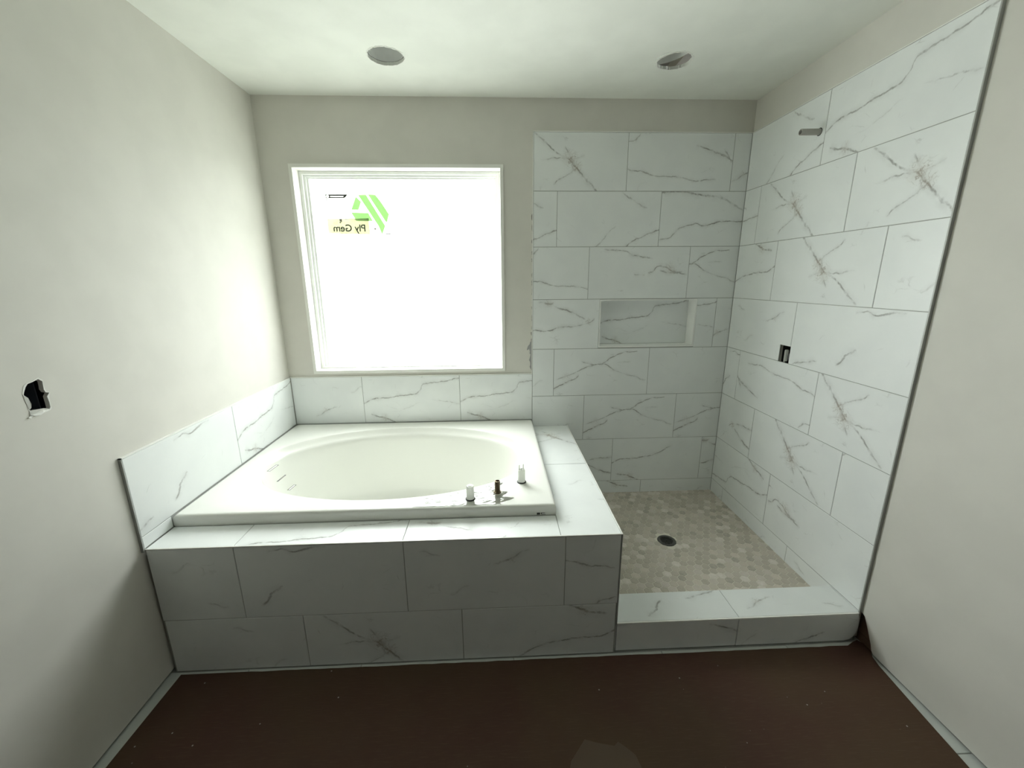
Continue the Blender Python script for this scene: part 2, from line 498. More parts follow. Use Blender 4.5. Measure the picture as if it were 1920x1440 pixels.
def inset(poly, d):
    """move every edge of a ccw polygon inwards by d"""
    n, out = len(poly), []
    for i in range(n):
        p0, p1, p2 = (Vector(poly[(i + k) % n]) for k in (-1, 0, 1))
        e1, e2 = (p1 - p0).normalized(), (p2 - p1).normalized()
        n1, n2 = Vector((-e1.y, e1.x)), Vector((-e2.y, e2.x))
        k = 1 + n1.dot(n2)
        out.append(tuple(p1 + (n1 + n2) * (d / max(k, 0.3))))
    return out

def tile(parent, fr, poly, design, ou=0.0, ov=0.0, flip=False, thick=0.0075, gap=0.0016, name='tile'):
    """one porcelain tile: eased front edges, uv in metres on the print"""
    mat = MAR[design] if isinstance(design, str) else design
    p0 = inset(poly, gap)
    p1 = inset(poly, gap + 0.0009)
    n = len(p0)
    lift = random.uniform(-0.00025, 0.00025)
    vs = [fr.p(a, b, lift) for a, b in p1] + [fr.p(a, b, lift - 0.0008) for a, b in p0] + [fr.p(a, b, -thick) for a, b in p0]
    ab = p1 + p0 + p0
    fs = [tuple(range(n)), tuple(range(3 * n - 1, 2 * n - 1, -1))]
    for r in (0, 1):
        for i in range(n):
            j = (i + 1) % n
            fs.append((r * n + i, (r + 1) * n + i, (r + 1) * n + j, r * n + j))
    me = bpy.data.meshes.new(name)
    me.from_pydata(vs, [], fs)
    uvl = me.uv_layers.new(name='UVMap')
    for lp in me.loops:
        a, b = ab[lp.vertex_index]
        u, v = a - ou, b - ov
        if flip:
            u, v = 0.61 - u, 0.305 - v
        uvl.data[lp.index].uv = (u, v)
    return link(name, me, mat, parent)

def add_box(bm, x0, x1, y0, y1, z0, z1):
    v = [bm.verts.new((x, y, z)) for z in (z0, z1) for y in (y0, y1) for x in (x0, x1)]
    for f in ((0, 2, 3, 1), (4, 5, 7, 6), (0, 1, 5, 4), (2, 6, 7, 3), (0, 4, 6, 2), (1, 3, 7, 5)):
        bm.faces.new([v[i] for i in f])

def done(name, bm, mat, parent=None, smooth=False, bevel=0.0):
    if bevel:
        bmesh.ops.bevel(bm, geom=list(bm.edges), offset=bevel, segments=2, affect='EDGES', profile=0.5)
    bmesh.ops.recalc_face_normals(bm, faces=bm.faces)
    me = bpy.data.meshes.new(name)
    bm.to_mesh(me)
    bm.free()
    if smooth:
        for f in me.polygons:
            f.use_smooth = True
    return link(name, me, mat, parent)

def box(name, x0, x1, y0, y1, z0, z1, mat, parent=None, bevel=0.0):
    bm = bmesh.new()
    add_box(bm, x0, x1, y0, y1, z0, z1)
    return done(name, bm, mat, parent, bevel=bevel)

def lathe(name, prof, mat, parent=None, n=32, axis=None, loc=(0, 0, 0), close=True, smooth=True):
    """profile of (radius, height) spun about z, then laid along axis"""
    bm = bmesh.new()
    rings = []
    for r, h in prof:
        if r < 1e-6:
            rings.append([bm.verts.new((0, 0, h))])
        else:
            rings.append([bm.verts.new((r * math.cos(2 * math.pi * i / n), r * math.sin(2 * math.pi * i / n), h)) for i in range(n)])
    for A, B in zip(rings, rings[1:]):
        for i in range(n):
            j = (i + 1) % n
            if len(A) == 1 and len(B) > 1:
                bm.faces.new((A[0], B[i], B[j]))
            elif len(B) == 1 and len(A) > 1:
                bm.faces.new((A[i], B[0], A[j]))
            elif len(A) > 1:
                bm.faces.new((A[i], B[i], B[j], A[j]))
    m = Matrix.Translation(loc)
    if axis is not None:
        m = m @ Vector(axis).to_track_quat('Z', 'Y').to_matrix().to_4x4()
    bmesh.ops.transform(bm, matrix=m, verts=bm.verts)
    o = done(name, bm, mat, parent, smooth=smooth)
    if smooth:
        try:
            md = o.modifiers.new('edges', 'EDGE_SPLIT')
            md.split_angle = math.radians(40)
        except Exception:
            pass
    return o

def ragged(cx, cy, r, n=72, amp=0.02, seed=1):
    rg = random.Random(seed)
    ph = [rg.uniform(0, 6.28) for _ in range(4)]
    out = []
    for i in range(n):
        t = 2 * math.pi * i / n
        k = 1 + amp * (0.5 * math.sin(3 * t + ph[0]) + 0.4 * math.sin(7 * t + ph[1]) + 0.5 * rg.uniform(-1, 1))
        out.append((cx + r * k * math.cos(t), cy + r * k * math.sin(t)))
    return out

P = 0.3078            # tile pitch, short side
ZT = 2.2995           # top of the shower tile
YD = 0.010            # painted back wall sits behind the tile faces
XR = 1.757            # shower side of the tub platform
XS = 1.5244           # left edge of shower wall tile
YE = -1.176           # front end of the shower tile on the right wall
ZD = 0.5563           # platform top
ZS = 0.909            # top of the splash tiles
REAR = -2.95
F_back = Frame((0, 0, 0), (1, 0, 0), (0, 0, 1))
F_bdry = Frame((0, YD, 0), (1, 0, 0), (0, 0, 1))
F_right = Frame((W, 0, 0), (0, -1, 0), (0, 0, 1))
F_rdry = Frame((W + 0.009, 0, 0), (0, -1, 0), (0, 0, 1))
F_left = Frame((0.005, 0, 0), (0, 1, 0), (0, 0, 1))
F_ldry = Frame((-0.004, 0, 0), (0, 1, 0), (0, 0, 1))
F_apron = Frame((0, -D, 0), (1, 0, 0), (0, 0, 1))
F_deck = Frame((0, 0, ZD), (1, 0, 0), (0, 1, 0))
F_ceil = Frame((0, 0, H), (1, 0, 0), (0, -1, 0))

# ------------------------------------------------------------------ room shell
NX0, NX1, NZ0, NZ1 = 1.941, 2.555, 1.0735, 1.3735       # niche frame
WX0, WX1, WZ0, WZ1 = 0.154, 1.351, 0.932, 2.132         # window opening in the wall
wall_back = prism('wall_back', F_bdry, rect(-0.16, W + 0.16, -0.05, H + 0.15),
                  [rect(WX0, WX1, WZ0, WZ1), rect(NX0, NX1, NZ0, NZ1)], 0.16, M['drywall'])
tag(wall_back, kind='structure')

LH = [(-1.359, 1.235), (-1.351, 1.224), (-1.351, 1.214), (-1.3525, 1.201), (-1.349, 1.192), (-1.341, 1.188), (-1.348, 1.179), (-1.3475, 1.16), (-1.348, 1.146),
      (-1.351, 1.1405), (-1.361, 1.1395), (-1.37, 1.146), (-1.381, 1.1495), (-1.393, 1.1485), (-1.401, 1.152), (-1.4035, 1.157), (-1.403, 1.176), (-1.4055, 1.2), (-1.403, 1.207),
      (-1.396, 1.22), (-1.388, 1.226), (-1.377, 1.228), (-1.368, 1.232)]
wall_left = prism('wall_left', F_ldry, rect(REAR - 0.1, 0.17, 0.013, H + 0.1), [LH], 0.013, M['drywall'])
tag(wall_left, kind='structure')
# right wall: valve opening, and the drywall torn away beside the curb
VA0, VA1, VZ0, VZ1 = 0.478, 0.557, 1.068, 1.155
r_out = [(-0.17, 0.012), (1.17, 0.012), (1.168, 0.150), (1.180, 0.143), (1.196, 0.137), (1.204, 0.122), (1.214, 0.104), (1.222, 0.088), (1.232, 0.067), (1.243, 0.045), (1.251, 0.022), (1.262, 0.012),
         (-REAR + 0.1, 0.012), (-REAR + 0.1, H + 0.1), (-0.17, H + 0.1)]
wall_right = prism('wall_right', F_rdry, r_out, [rect(VA0 - 0.006, VA1 + 0.006, VZ0 - 0.006, VZ1 + 0.006)], 0.013, M['drywall'])
tag(wall_right, kind='structure')
box('framing', -0.19, -0.157, REAR - 0.1, 0.17, -0.05, H + 0.1, M['void'], wall_left)
box('sole_plate', -0.157, -0.019, REAR - 0.1, 0.168, -0.04, 0.03, M['void'], wall_left)
box('framing', W + 0.12, W + 0.15, REAR - 0.1, 0.17, -0.05, H + 0.1, M['void'], wall_right)
box('sole_plate', W + 0.028, W + 0.12, REAR - 0.1, 0.168, -0.04, 0.035, M['wood'], wall_right)
box('stud', W + 0.030, W + 0.068, -1.30, -1.16, 0.035, H, M['wood'], wall_right)
c1, c2 = (0.820, 0.397), (2.137, 0.391)
hole1, hole2 = ragged(*c1, 0.080, n=110, amp=0.028, seed=3), ragged(*c2, 0.0775, n=110, amp=0.045, seed=5)
ceiling = prism('ceiling', F_ceil, rect(-0.16, W + 0.16, -0.17, -REAR + 0.1), [hole1, hole2], 0.013, M['ceiling'])
tag(ceiling, kind='structure')
box('attic_deck', -0.2, W + 0.2, REAR - 0.1, 0.17, H + 0.26, H + 0.29, M['void'], ceiling)
for y in (-0.12, -0.66):
    box('joist', -0.02, W + 0.02, y - 0.02, y + 0.02, H + 0.014, H + 0.26, plain('grey_joist_wood', (0.50, 0.49, 0.45, 1), 0.8), ceiling)
box('joist', 2.165, 2.205, -0.64, -0.14, H + 0.05, H + 0.26, plain('pale_joist_wood', (0.62, 0.60, 0.50, 1), 0.8), ceiling)
floor = box('floor', -0.16, W + 0.16, REAR - 0.1, 0.17, -0.06, -0.0025, M['grout'])
tag(floor, kind='structure')
wall_rear = box('wall_rear', -0.16, W + 0.16, REAR - 0.1, REAR, -0.05, H + 0.1, M['rear'])  # unseen wall, set close and dark to cut bounce onto the tub front
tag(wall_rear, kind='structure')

# ------------------------------------------------------------------ window
ring = lambda a0, a1, b0, b1: (rect(a0, a1, b0, b1))
window = prism('window_1', F_back, rect(WX0, WX1, WZ0, WZ1), [rect(0.172, 1.333, 0.951, 2.113)], 0.165, M['jamb'], front=-0.001)
tag(window, kind='structure')
prism('frame', F_back, rect(0.173, 1.332, 0.952, 2.112), [rect(0.190, 1.316, 0.964, 2.096)], 0.055, M['vinyl'], window, front=-0.080)
prism('sash', F_back, rect(0.190, 1.316, 0.964, 2.096), [rect(0.203, 1.306, 0.970, 2.085)], 0.035, M['vinyl'], window, front=-0.096)
prism('glazing_bead', F_back, rect(0.203, 1.306, 0.970, 2.085), [rect(0.2145, 1.300, 0.976, 2.076)], 0.016, M['vinyl'], window, front=-0.108)
pane = prism('pane', F_back, rect(0.210, 1.304, 0.972, 2.080), [], 0.004, M['pane'], window, front=-0.1205)

# ------------------------------------------------------------------ back wall tile
grout_b = prism('grout', F_back, rect(XS + 0.001, W + 0.005, 0.03, ZT - 0.002), [rect(NX0 + .002, NX1 - .002, NZ0 + .002, NZ1 - .002)], 0.0085, M['grout'], wall_back, front=-0.0025)
zr = [ZT - i * P for i in range(9)]
zr[8] = 0.045
rows = [
  [(1.5244, 2.0655, 'star', 1.4555, 0), (2.0655, 2.682, 'ripple', 2.066, 0), (2.682, 2.781, 'streak', 2.55, 0)],
  [(1.5244, 1.664, 'corner', 1.055, 0), (1.664, 2.279, 'corner', 1.668, 0), (2.279, 2.781, 'wave', 2.279, 0)],
  [(1.5244, 1.8635, 'ripple', 1.49, 0), (1.8635, 2.480, 'squig', 1.866, 0), (2.480, 2.781, 'fork', 2.19, 0)],
  [(1.5244, NX0, 'branch', 1.5244, 0), (NX1, 2.679, 'step', 2.10, 0), (2.679, 2.781, 'streak', 2.5, 0)],
  [(1.5244, 1.6615, 'streak', 1.35, 1), (1.6615, 2.2755, 'fork', 1.664, 0), (2.2755, 2.781, 'corner', 1.84, 1)],
  [(1.5244, 1.864, 'streak', 1.5, 0), (1.864, 2.4775, 'fork', 1.866, 0), (2.4775, 2.781, 'fork', 2.478, 0)],
  [(1.7, 2.0695, 'branch', 1.62, 1), (2.0695, 2.683, 'ridge', 2.07, 1), (2.683, 2.781, 'branch', 2.6, 0)],
  [(1.7, 2.28, 'ridge', 1.62, 0), (2.28, 2.781, 'streak', 2.28, 0)],
]
for i, row in enumerate(rows):
    for (a0, a1, d, ou, fl) in row:
        poly = rect(a0, a1, zr[i + 1], zr[i])
        if i == 5 and a0 < 1.6:      # dies into the tub platform
            pass
        tile(wall_back, F_back, poly, d, ou, zr[i] - 0.305, bool(fl))
# splash over the tub
prism('grout', F_back, rect(0.004, XS - 0.001, 0.56, ZS - 0.002), [], 0.0085, M['grout'], wall_back, front=-0.0025)
for a0, a1, d, ou, fl in ((0.006, 0.4435, 'streak', 0.0, 0), (0.4435, 1.0575, 'step', 0.4435, 0), (1.0575, XS, 'step', 1.0575, 0)):
    tile(wall_back, F_back, rect(a0, a1, 0.6035, ZS), d, ou, 0.604, bool(fl))
# edge trims
box('edge_trim', XS - 0.0045, XS - 0.0003, -0.0012, YD, ZS, ZT + 0.004, M['trim'], wall_back)
box('edge_trim', XS - 0.0045, W, -0.0012, YD, ZT, ZT + 0.004, M['trim'], wall_back)
box('edge_trim', 0.0, XS - 0.0003, -0.0012, YD, ZS, ZS + 0.004, M['trim'], wall_back)
# niche, part of the wall
niche = box('niche', NX0 + 0.008, NX1 - 0.008, 0.101, 0.112, NZ0 + 0.008, NZ1 - 0.008, M['grout'], wall_back)
tile(niche, Frame((0, 0.098, 0), (1, 0, 0), (0, 0, 1)), rect(NX0 + 0.009, NX1 - 0.007, NZ0 + 0.009, NZ1 - 0.009), 'step', NX0 + 0.005, NZ0, thick=0.004, gap=0.001)
prism('niche_liner', F_back, rect(NX0 + 0.0005, NX1 - 0.0005, NZ0 + 0.0005, NZ1 - 0.0005), [rect(NX0 + 0.0085, NX1 - 0.0085, NZ0 + 0.0085, NZ1 - 0.0085)], 0.112, painted('white_niche_liner', (0.93, 0.94, 0.92, 1), rough=0.4, bump=100, bstr=0.03), wall_back, front=0.0012)
# torn drywall paper along the trim edge
chip_m = painted('torn_drywall_paper', (0.30, 0.29, 0.27, 1), rough=0.95, bump=150, bstr=0.4)
rg = random.Random(11)
z = 0.93
while z < 1.90:
    h = rg.uniform(0.015, 0.05)
    w = rg.uniform(0.0025, 0.0065)
    pts = [(XS - 0.005, z)] + [(XS - 0.005, z + h)] + [(XS - 0.005 - w * rg.uniform(0.3, 1.0), z + h * k) for k in (0.9, 0.66, 0.42, 0.2)]
    prism('torn_paper', F_bdry, pts, [], 0.0006, chip_m, wall_back, front=0.0006)
    z += h + rg.uniform(0.004, 0.03 if z < 1.2 else 0.07)
bigchip = [(1.519, 1.11), (1.511, 1.118), (1.507, 1.10), (1.496, 1.088), (1.489, 1.067), (1.492, 1.061), (1.503, 1.07), (1.508, 1.054), (1.506, 1.04), (1.513, 1.035), (1.5085, 1.015), (1.503, 0.998), (1.510, 0.985), (1.511, 0.965), (1.507, 0.955), (1.513, 0.94), (1.519, 0.94)]
prism('torn_paper', F_bdry, bigchip[::-1], [], 0.0008, painted('blue_grey_drywall_core', (0.36, 0.36, 0.36, 1), rough=0.95, bump=120, bstr=0.5), wall_back, front=0.0008)

# ------------------------------------------------------------------ right wall tile
prism('grout', F_right, rect(-0.004, -YE - 0.002, 0.03, ZT - 0.002), [rect(VA0, VA1, VZ0, VZ1)], 0.0075, M['grout'], wall_right, front=-0.0015)
rrows = [
  [(0, 0.558, 'corner', -0.05, 0), (0.558, -YE, 'step', 0.558, 0)],
  [(0, 0.144, 'wave', -0.468, 0), (0.144, 0.756, 'star', 0.146, 0), (0.756, -YE, 'star', 0.757, 0)],
  [(0, 0.3465, 'ridge', -0.264, 0), (0.3465, 0.9595, 'star', 0.348, 1), (0.9595, -YE, 'streak', 0.96, 1)],
  [(0, 0.553, 'streak', 0.0, 1), (0.553, -YE, 'lone', 0.555, 0)],
  [(0, 0.1435, 'lone', -0.3, 0), (0.1435, 0.757, 'ripple', 0.145, 1), (0.757, -YE, 'star', 0.60, 1)],
  [(0, 0.3485, 'branch', -0.1, 1), (0.3485, 0.958, 'star', 0.35, 1), (0.958, -YE, 'corner', 0.6, 1)],
  [(0, 0.553, 'step', -0.06, 1), (0.553, -YE, 'squig', 0.20, 0)],
  [(0, 0.1435, 'streak', -0.3, 0), (0.1435, 0.7485, 'streak', 0.145, 0), (0.7485, -YE, 'streak', 0.75, 1)],
]
for i, row in enumerate(rrows):
    z0 = zr[i + 1]
    for a0, a1, d, ou, fl in row:
        poly = rect(a0, a1, z0, zr[i])
        if i == 3 and a0 == 0:
            poly = [(a0, z0), (VA0, z0), (VA0, VZ1), (a1, VZ1), (a1, zr[i]), (a0, zr[i])]
        if i == 7 and a1 > 1:
            poly = rect(a0, a1, z0, zr[i])
        tile(wall_right, F_right, poly, d, ou, zr[i] - 0.305, bool(fl))
# the tile right of the valve carries on to the joint, the valve cut is in the corner of its neighbour
box('edge_trim', W - 0.0012, W + 0.009, YE - 0.001, 0.0, ZT, ZT + 0.003, M['trim'], wall_right)
box('edge_trim', W - 0.0022, W + 0.009, YE - 0.0045, YE - 0.0002, 0.141, ZT + 0.003, M['metal'], wall_right)

# ------------------------------------------------------------------ left wall splash
prism('grout', F_left, rect(-D + 0.003, -0.004, ZD - 0.006, ZS - 0.002), [], 0.0065, M['grout'], wall_left, front=-0.0022)
tile(wall_left, F_left, rect(-D, -0.587, 0.6035, ZS), 'lone', -1.30, 0.604, thick=0.007)
tile(wall_left, F_left, rect(-0.587, -0.001, 0.6035, ZS), 'step', -0.587, 0.604, thick=0.007)
tile(wall_left, F_left, rect(-D, -1.0505, ZD + 0.0005, 0.6035), 'lone', -1.30, 0.30, thick=0.007)
box('edge_trim', -0.004, 0.0062, -D - 0.0045, -D - 0.0003, ZD - 0.01, ZS + 0.004, M['metal'], wall_left)
box('edge_trim', -0.004, 0.0062, -D - 0.0045, 0.0, ZS, ZS + 0.004, M['trim'], wall_left)

# ------------------------------------------------------------------ tub platform
plat = empty('tub_surround', (0.88, -D, 0))
plat['label'] = 'grey-white marble-look tiled platform built around the oval bathtub'
plat['category'] = 'tub surround'
def child(o, par):
    o.parent = par
    o.matrix_parent_inverse = par.matrix_world.inverted() if par.type != 'EMPTY' else Matrix.Translation(par.location).inverted()
    return o
bm = bmesh.new()
add_box(bm, 0.0068, XR - 0.0025, -D + 0.0025, -1.02, 0, ZD - 0.0025)
add_box(bm, 1.5245, XR - 0.0025, -1.02, -0.001, 0, ZD - 0.0025)
child(done('backer', bm, M['grout']), plat)
ap1 = 0.2435
for a0, a1, b0, b1, d, ou, ov, fl in (
    (0.0068, 0.3155, ap1, ZD - 0.004, 'streak', -0.29, 0.250, 0), (0.3155, 0.9305, ap1, ZD - 0.004, 'lone', 0.10, 0.250, 0), (0.9305, 1.5405, ap1, ZD - 0.004, 'streak', 0.93, 0.25, 1), (1.5405, XR - 0.003, ap1, ZD - 0.004, 'ripple', 1.11, 0.22, 1),
    (0.012, 0.5275, 0.004, ap1, 'streak', 0.2, -0.06, 1), (0.5275, 1.138, 0.004, ap1, 'star', 0.529, -0.06, 0), (1.138, XR - 0.007, 0.004, ap1, 'ridge', 1.14, -0.06, 0)):
    child(tile(None, F_apron, rect(a0, a1, b0, b1), d, ou, ov, bool(fl)), plat)
for a0, a1, b0, b1, d, ou, ov, fl in (
    (0.0068, 0.3165, -D + 0.003, -1.0505, 'star', 0.17, -1.30, 1), (0.3165, 0.9295, -D + 0.003, -1.0505, 'step', 0.3165, -1.335, 0), (0.9295, 1.5225, -D + 0.003, -1.0505, 'branch', 0.93, -1.36, 0),
    (1.5225, XR - 0.003, -D + 0.003, -0.578, 'streak', 1.25, -1.0, 0)):
    child(tile(None, F_deck, rect(a0, a1, b0, b1), d, ou, ov, bool(fl)), plat)
child(tile(None, F_deck, rect(1.5255, XR - 0.003, -0.578, -0.001), 'star', 1.33, -0.33, False), plat)
F_side = Frame((XR, 0, 0), (0, 1, 0), (0, 0, 1))
for a0, a1, b0, b1 in ((-D + .003, -0.58, ap1, ZD - .004), (-0.58, -0.002, ap1, ZD - .004), (-D + .003, -0.88, 0.02, ap1), (-0.88, -0.27, 0.02, ap1), (-0.27, -0.002, 0.02, ap1)):
    child(tile(None, F_side, rect(a0, a1, b0, b1), 'streak', a0, b0), plat)
child(box('edge_trim', 0.0068, XR + 0.001, -D - 0.0012, -D + 0.0028, ZD - 0.0035, ZD + 0.0008, M['trim']), plat)
child(box('edge_trim', XR - 0.003, XR + 0.001, -D + 0.0028, -0.001, ZD - 0.0035, ZD + 0.0008, M['trim']), plat)
child(box('edge_trim', XR - 0.003, XR + 0.001, -D - 0.0012, -D + 0.0028, 0.142, ZD - 0.0035, M['metal']), plat)

# ------------------------------------------------------------------ shower curb
curb = empty('shower_curb', (2.27, -1.10, 0))
tag(curb, 'low marble-look tiled threshold between shower pan and brown paper', 'shower curb')
CY0, CY1, CZ = -1.180, -1.027, 0.1425
bm = bmesh.new()
add_box(bm, XR, W - 0.001, CY0 + 0.0025, CY1 - 0.0025, 0, CZ - 0.0025)
child(done('backer', bm, M['grout']), curb)
F_curb = Frame((0, 0, CZ), (1, 0, 0), (0, 1, 0))
F_cfr = Frame((0, CY0 - 0.006, 0), (1, 0, 0), (0, 0, 1))
F_cin = Frame((0, CY1, 0), (-1, 0, 0), (0, 0, 1))
child(tile(None, F_curb, rect(XR + .002, 2.2685, CY0, CY1), 'lone', 1.66, -1.33, True), curb)
child(tile(None, F_curb, rect(2.2685, W - .0015, CY0, CY1), 'streak', 2.19, -1.19, False), curb)
child(tile(None, F_cfr, rect(XR + .001, 2.2655, 0.006, CZ - .004), 'ripple', 1.75, -0.12), curb)
child(tile(None, F_cfr, [(2.2655, 0.006), (2.735, 0.006), (2.757, 0.012), (2.772, 0.026), (2.781, 0.046), (2.7855, 0.072), (2.784, 0.105), (2.779, 0.128), (2.772, CZ - .004), (2.2655, CZ - .004)], 'corner', 2.0, -0.05), curb)
child(tile(None, F_cin, rect(-2.2685, -XR - .002, 0.04, CZ - .004), 'streak', -2.3, 0), curb)
child(tile(None, F_cin, rect(-W + .001, -2.2685, 0.04, CZ - .004), 'streak', -2.8, 0), curb)
child(box('edge_trim', XR + 0.002, W - 0.006, CY0 - 0.0072, CY0 - 0.0002, CZ - 0.0035, CZ + 0.0008, M['trim']), curb)

# ------------------------------------------------------------------ shower pan of hexagon mosaic
pan = empty('shower_floor', (2.27, -0.5, 0.04))
tag(pan, 'beige hexagon stone mosaic floor of the walk-in shower', 'shower floor')
DX, DY = 2.246, -0.536
pz = lambda x, y: 0.045 + 0.010 * min(1, math.hypot(x - DX, y - DY) / 0.55)
bm = bmesh.new()
gv = {}
NG = 26
for i in range(NG + 1):
    for j in range(NG + 1):
        x = XR + 0.0005 + (W - XR) * i / NG
        y = CY1 + (-CY1) * j / NG
        gv[i, j] = bm.verts.new((x, y, pz(x, y) - 0.0007))
for i in range(NG):
    for j in range(NG):
        bm.faces.new((gv[i, j], gv[i + 1, j], gv[i + 1, j + 1], gv[i, j + 1]))
gb = done('grout', bm, M['hex_grout'])
child(gb, pan)
hp = 0.0405
hr = (hp - 0.003) / math.sqrt(3)
tilt = math.radians(2.0)
def hexpoly(cx, cy, r):
    return [(cx + r * math.cos(tilt + math.radians(30 + 60 * k)), cy + r * math.sin(tilt + math.radians(30 + 60 * k))) for k in range(6)]
def clip(poly, x0, x1, y0, y1):
    def cut(ps, f, mk):
        out = []
        for i in range(len(ps)):
            a, b = ps[i - 1], ps[i]
            fa, fb = f(a), f(b)
            if (fa >= 0) != (fb >= 0):
                t = fa / (fa - fb)
                out.append((a[0] + (b[0] - a[0]) * t, a[1] + (b[1] - a[1]) * t))
            if fb >= 0:
                out.append(b)
        return out
    for f in (lambda p: p[0] - x0, lambda p: x1 - p[0], lambda p: p[1] - y0, lambda p: y1 - p[1]):
        poly = cut(poly, f, None)
        if len(poly) < 3:
            return []
    return poly
def hexbm(bm, poly, cx, cy, zf):
    c = Vector((sum(p[0] for p in poly) / len(poly), sum(p[1] for p in poly) / len(poly)))
    top, mid, bot = [], [], []
    for p in poly:
        v = Vector(p)
        q = v + (c - v).normalized() * 0.0012
        top.append(bm.verts.new((q.x - cx, q.y - cy, zf(q.x, q.y) + 0.0006)))
        mid.append(bm.verts.new((v.x - cx, v.y - cy, zf(v.x, v.y))))
        bot.append(bm.verts.new((v.x - cx, v.y - cy, zf(v.x, v.y) - 0.006)))
    bm.faces.new(top)
    n = len(poly)
    for i in range(n):
        j = (i + 1) % n
        bm.faces.new((mid[i], mid[j], top[j], top[i]))
        bm.faces.new((bot[i], bot[j], mid[j], mid[i]))
cl = cam.location
def hidden(x, y):
    t = (ZD - cl.z) / (0.05 - cl.z)
    X, Y = cl.x + (x - cl.x) * t, cl.y + (y - cl.y) * t
    if X < XR and Y > -D:
        return True
    t = (CZ - cl.z) / (0.05 - cl.z)
    return False
cells = []
ny = int(1.2 / (hp * 0.866)) + 4
for j in range(-2, ny):
    for i in range(-3, 34):
        lx, ly = (i + 0.5 * (j % 2)) * hp, j * hp * 0.866
        x = XR - 0.04 + lx * math.cos(tilt) - ly * math.sin(tilt)
        y = CY1 - 0.04 + lx * math.sin(tilt) + ly * math.cos(tilt)
        full = hexpoly(x, y, hr)
        poly = clip(full, XR + 0.002, W - 0.001, CY1 + 0.001, -0.001)
        if len(poly) < 3:
            continue
        ar = abs(sum(poly[k - 1][0] * poly[k][1] - poly[k][0] * poly[k - 1][1] for k in range(len(poly)))) / 2
        if ar < 1e-4 or math.hypot(x - DX, y - DY) < 0.05 + hr * 0.55:
            continue
        whole = all(abs(a[0] - b[0]) < 1e-7 and abs(a[1] - b[1]) < 1e-7 for a, b in zip(poly, full)) and len(poly) == 6
        cells.append((math.hypot(x - cl.x, y - cl.y), x, y, poly, ar > 0.95 * 2.598 * hr * hr))
cells.sort(key=lambda c: c[0])
bmh = bmesh.new()
hexbm(bmh, hexpoly(0, 0, hr), 0, 0, lambda x, y: 0.0)
bmesh.ops.recalc_face_normals(bmh, faces=bmh.faces)
hex_me = bpy.data.meshes.new('mosaic_tile')
bmh.to_mesh(hex_me)
bmh.free()
hex_me.materials.append(M['hex'])
rest = bmesh.new()
cnt = 0
for d, x, y, poly, whole in cells:
    if cnt < 298 and not hidden(x, y):
        cnt += 1
        if whole:
            o = bpy.data.objects.new('mosaic_tile', hex_me)
            COL.objects.link(o)
            dx, dy = x - DX, y - DY
            r = math.hypot(dx, dy)
            sl = 0.010 / 0.55 if r < 0.55 else 0.0
            o.rotation_euler = (math.atan(sl * dy / max(r, 1e-6)), -math.atan(sl * dx / max(r, 1e-6)), 0)
        else:
            b2 = bmesh.new()
            hexbm(b2, poly, x, y, lambda X, Y: 0.0)
            o = done('mosaic_tile', b2, M['hex'])
        o.parent = pan
        o.location = Vector((x, y, pz(x, y))) - pan.location
    else:
        hexbm(rest, poly, 0, 0, pz)
ro = done('mosaic_field', rest, M['hex'])
child(ro, pan)
ro['kind'] = 'stuff'

drain = empty('shower_drain', (DX, DY, 0.045))
tag(drain, 'round dark metal floor drain in the beige mosaic', 'drain')
lathe('ring', [(0.034, -0.004), (0.034, 0.0018), (0.036, 0.003), (0.047, 0.003), (0.0505, 0.002), (0.052, 0.0), (0.052, -0.006)], plain('worn_drain_ring', (0.085, 0.085, 0.078, 1), 0.45, 0.4), drain, n=48)
lathe('drain_shade_disc', [(0.0345, 0.0004), (0.0, 0.0004)], M['rubber_and_shade'], drain, n=32)  # flat black disc painted in for the darkness of the drain hole
bm = bmesh.new()
for k in range(10):
    a = 2 * math.pi * k / 10
    c, s = math.cos(a), math.sin(a)
    q = [bm.verts.new((r * c - w * s, r * s + w * c, zz)) for zz in (0.0, 0.0022) for r, w in ((0.025, -0.005), (0.0345, -0.0065), (0.0345, 0.0065), (0.025, 0.005))]
    for f in ((0, 3, 2, 1), (4, 5, 6, 7), (0, 1, 5, 4), (1, 2, 6, 5), (2, 3, 7, 6), (3, 0, 4, 7)):
        bm.faces.new([q[i] for i in f])
for w in (-0.014, 0.0, 0.014):
    add_box(bm, -0.022, 0.022, w - 0.0025, w + 0.0025, 0.0005, 0.0012)
done('strainer', bm, plain('dark_strainer_metal', (0.055, 0.055, 0.05, 1), 0.5, 0.3), drain)
lathe('hub', [(0.0, 0.0024), (0.005, 0.0022), (0.006, 0.0014), (0.006, 0.0004)], M['iron'], drain, n=16)

# ------------------------------------------------------------------ bathtub
tub = empty('bathtub', (0.762, -0.527, ZD - 0.0025))
tag(tub, 'white drop-in oval bathtub under the window, rim in tile platform', 'bathtub')
CX, CYY, A, B = 0.762, -0.535, 0.714, 0.437
TX0, TX1, TY0, TY1, TZ = 0.0065, 1.5235, -1.049, -0.002, 0.6035
angs = [2 * math.pi * i / 128 for i in range(128)]
for cx, cy in ((TX0, TY0), (TX1, TY0), (TX1, TY1), (TX0, TY1)):
    angs.append(math.atan2(cy - CYY, cx - CX) % (2 * math.pi))
angs = sorted(set(round(a, 6) for a in angs))
def onrect(a, d):
    c, s = math.cos(a), math.sin(a)
    x0, x1, y0, y1 = TX0 + d, TX1 - d, TY0 + d, TY1 - d
    t = min([((x1 - CX) / c) if c > 1e-9 else 9, ((x0 - CX) / c) if c < -1e-9 else 9, ((y1 - CYY) / s) if s > 1e-9 else 9, ((y0 - CYY) / s) if s < -1e-9 else 9])
    return CX + t * c, CYY + t * s
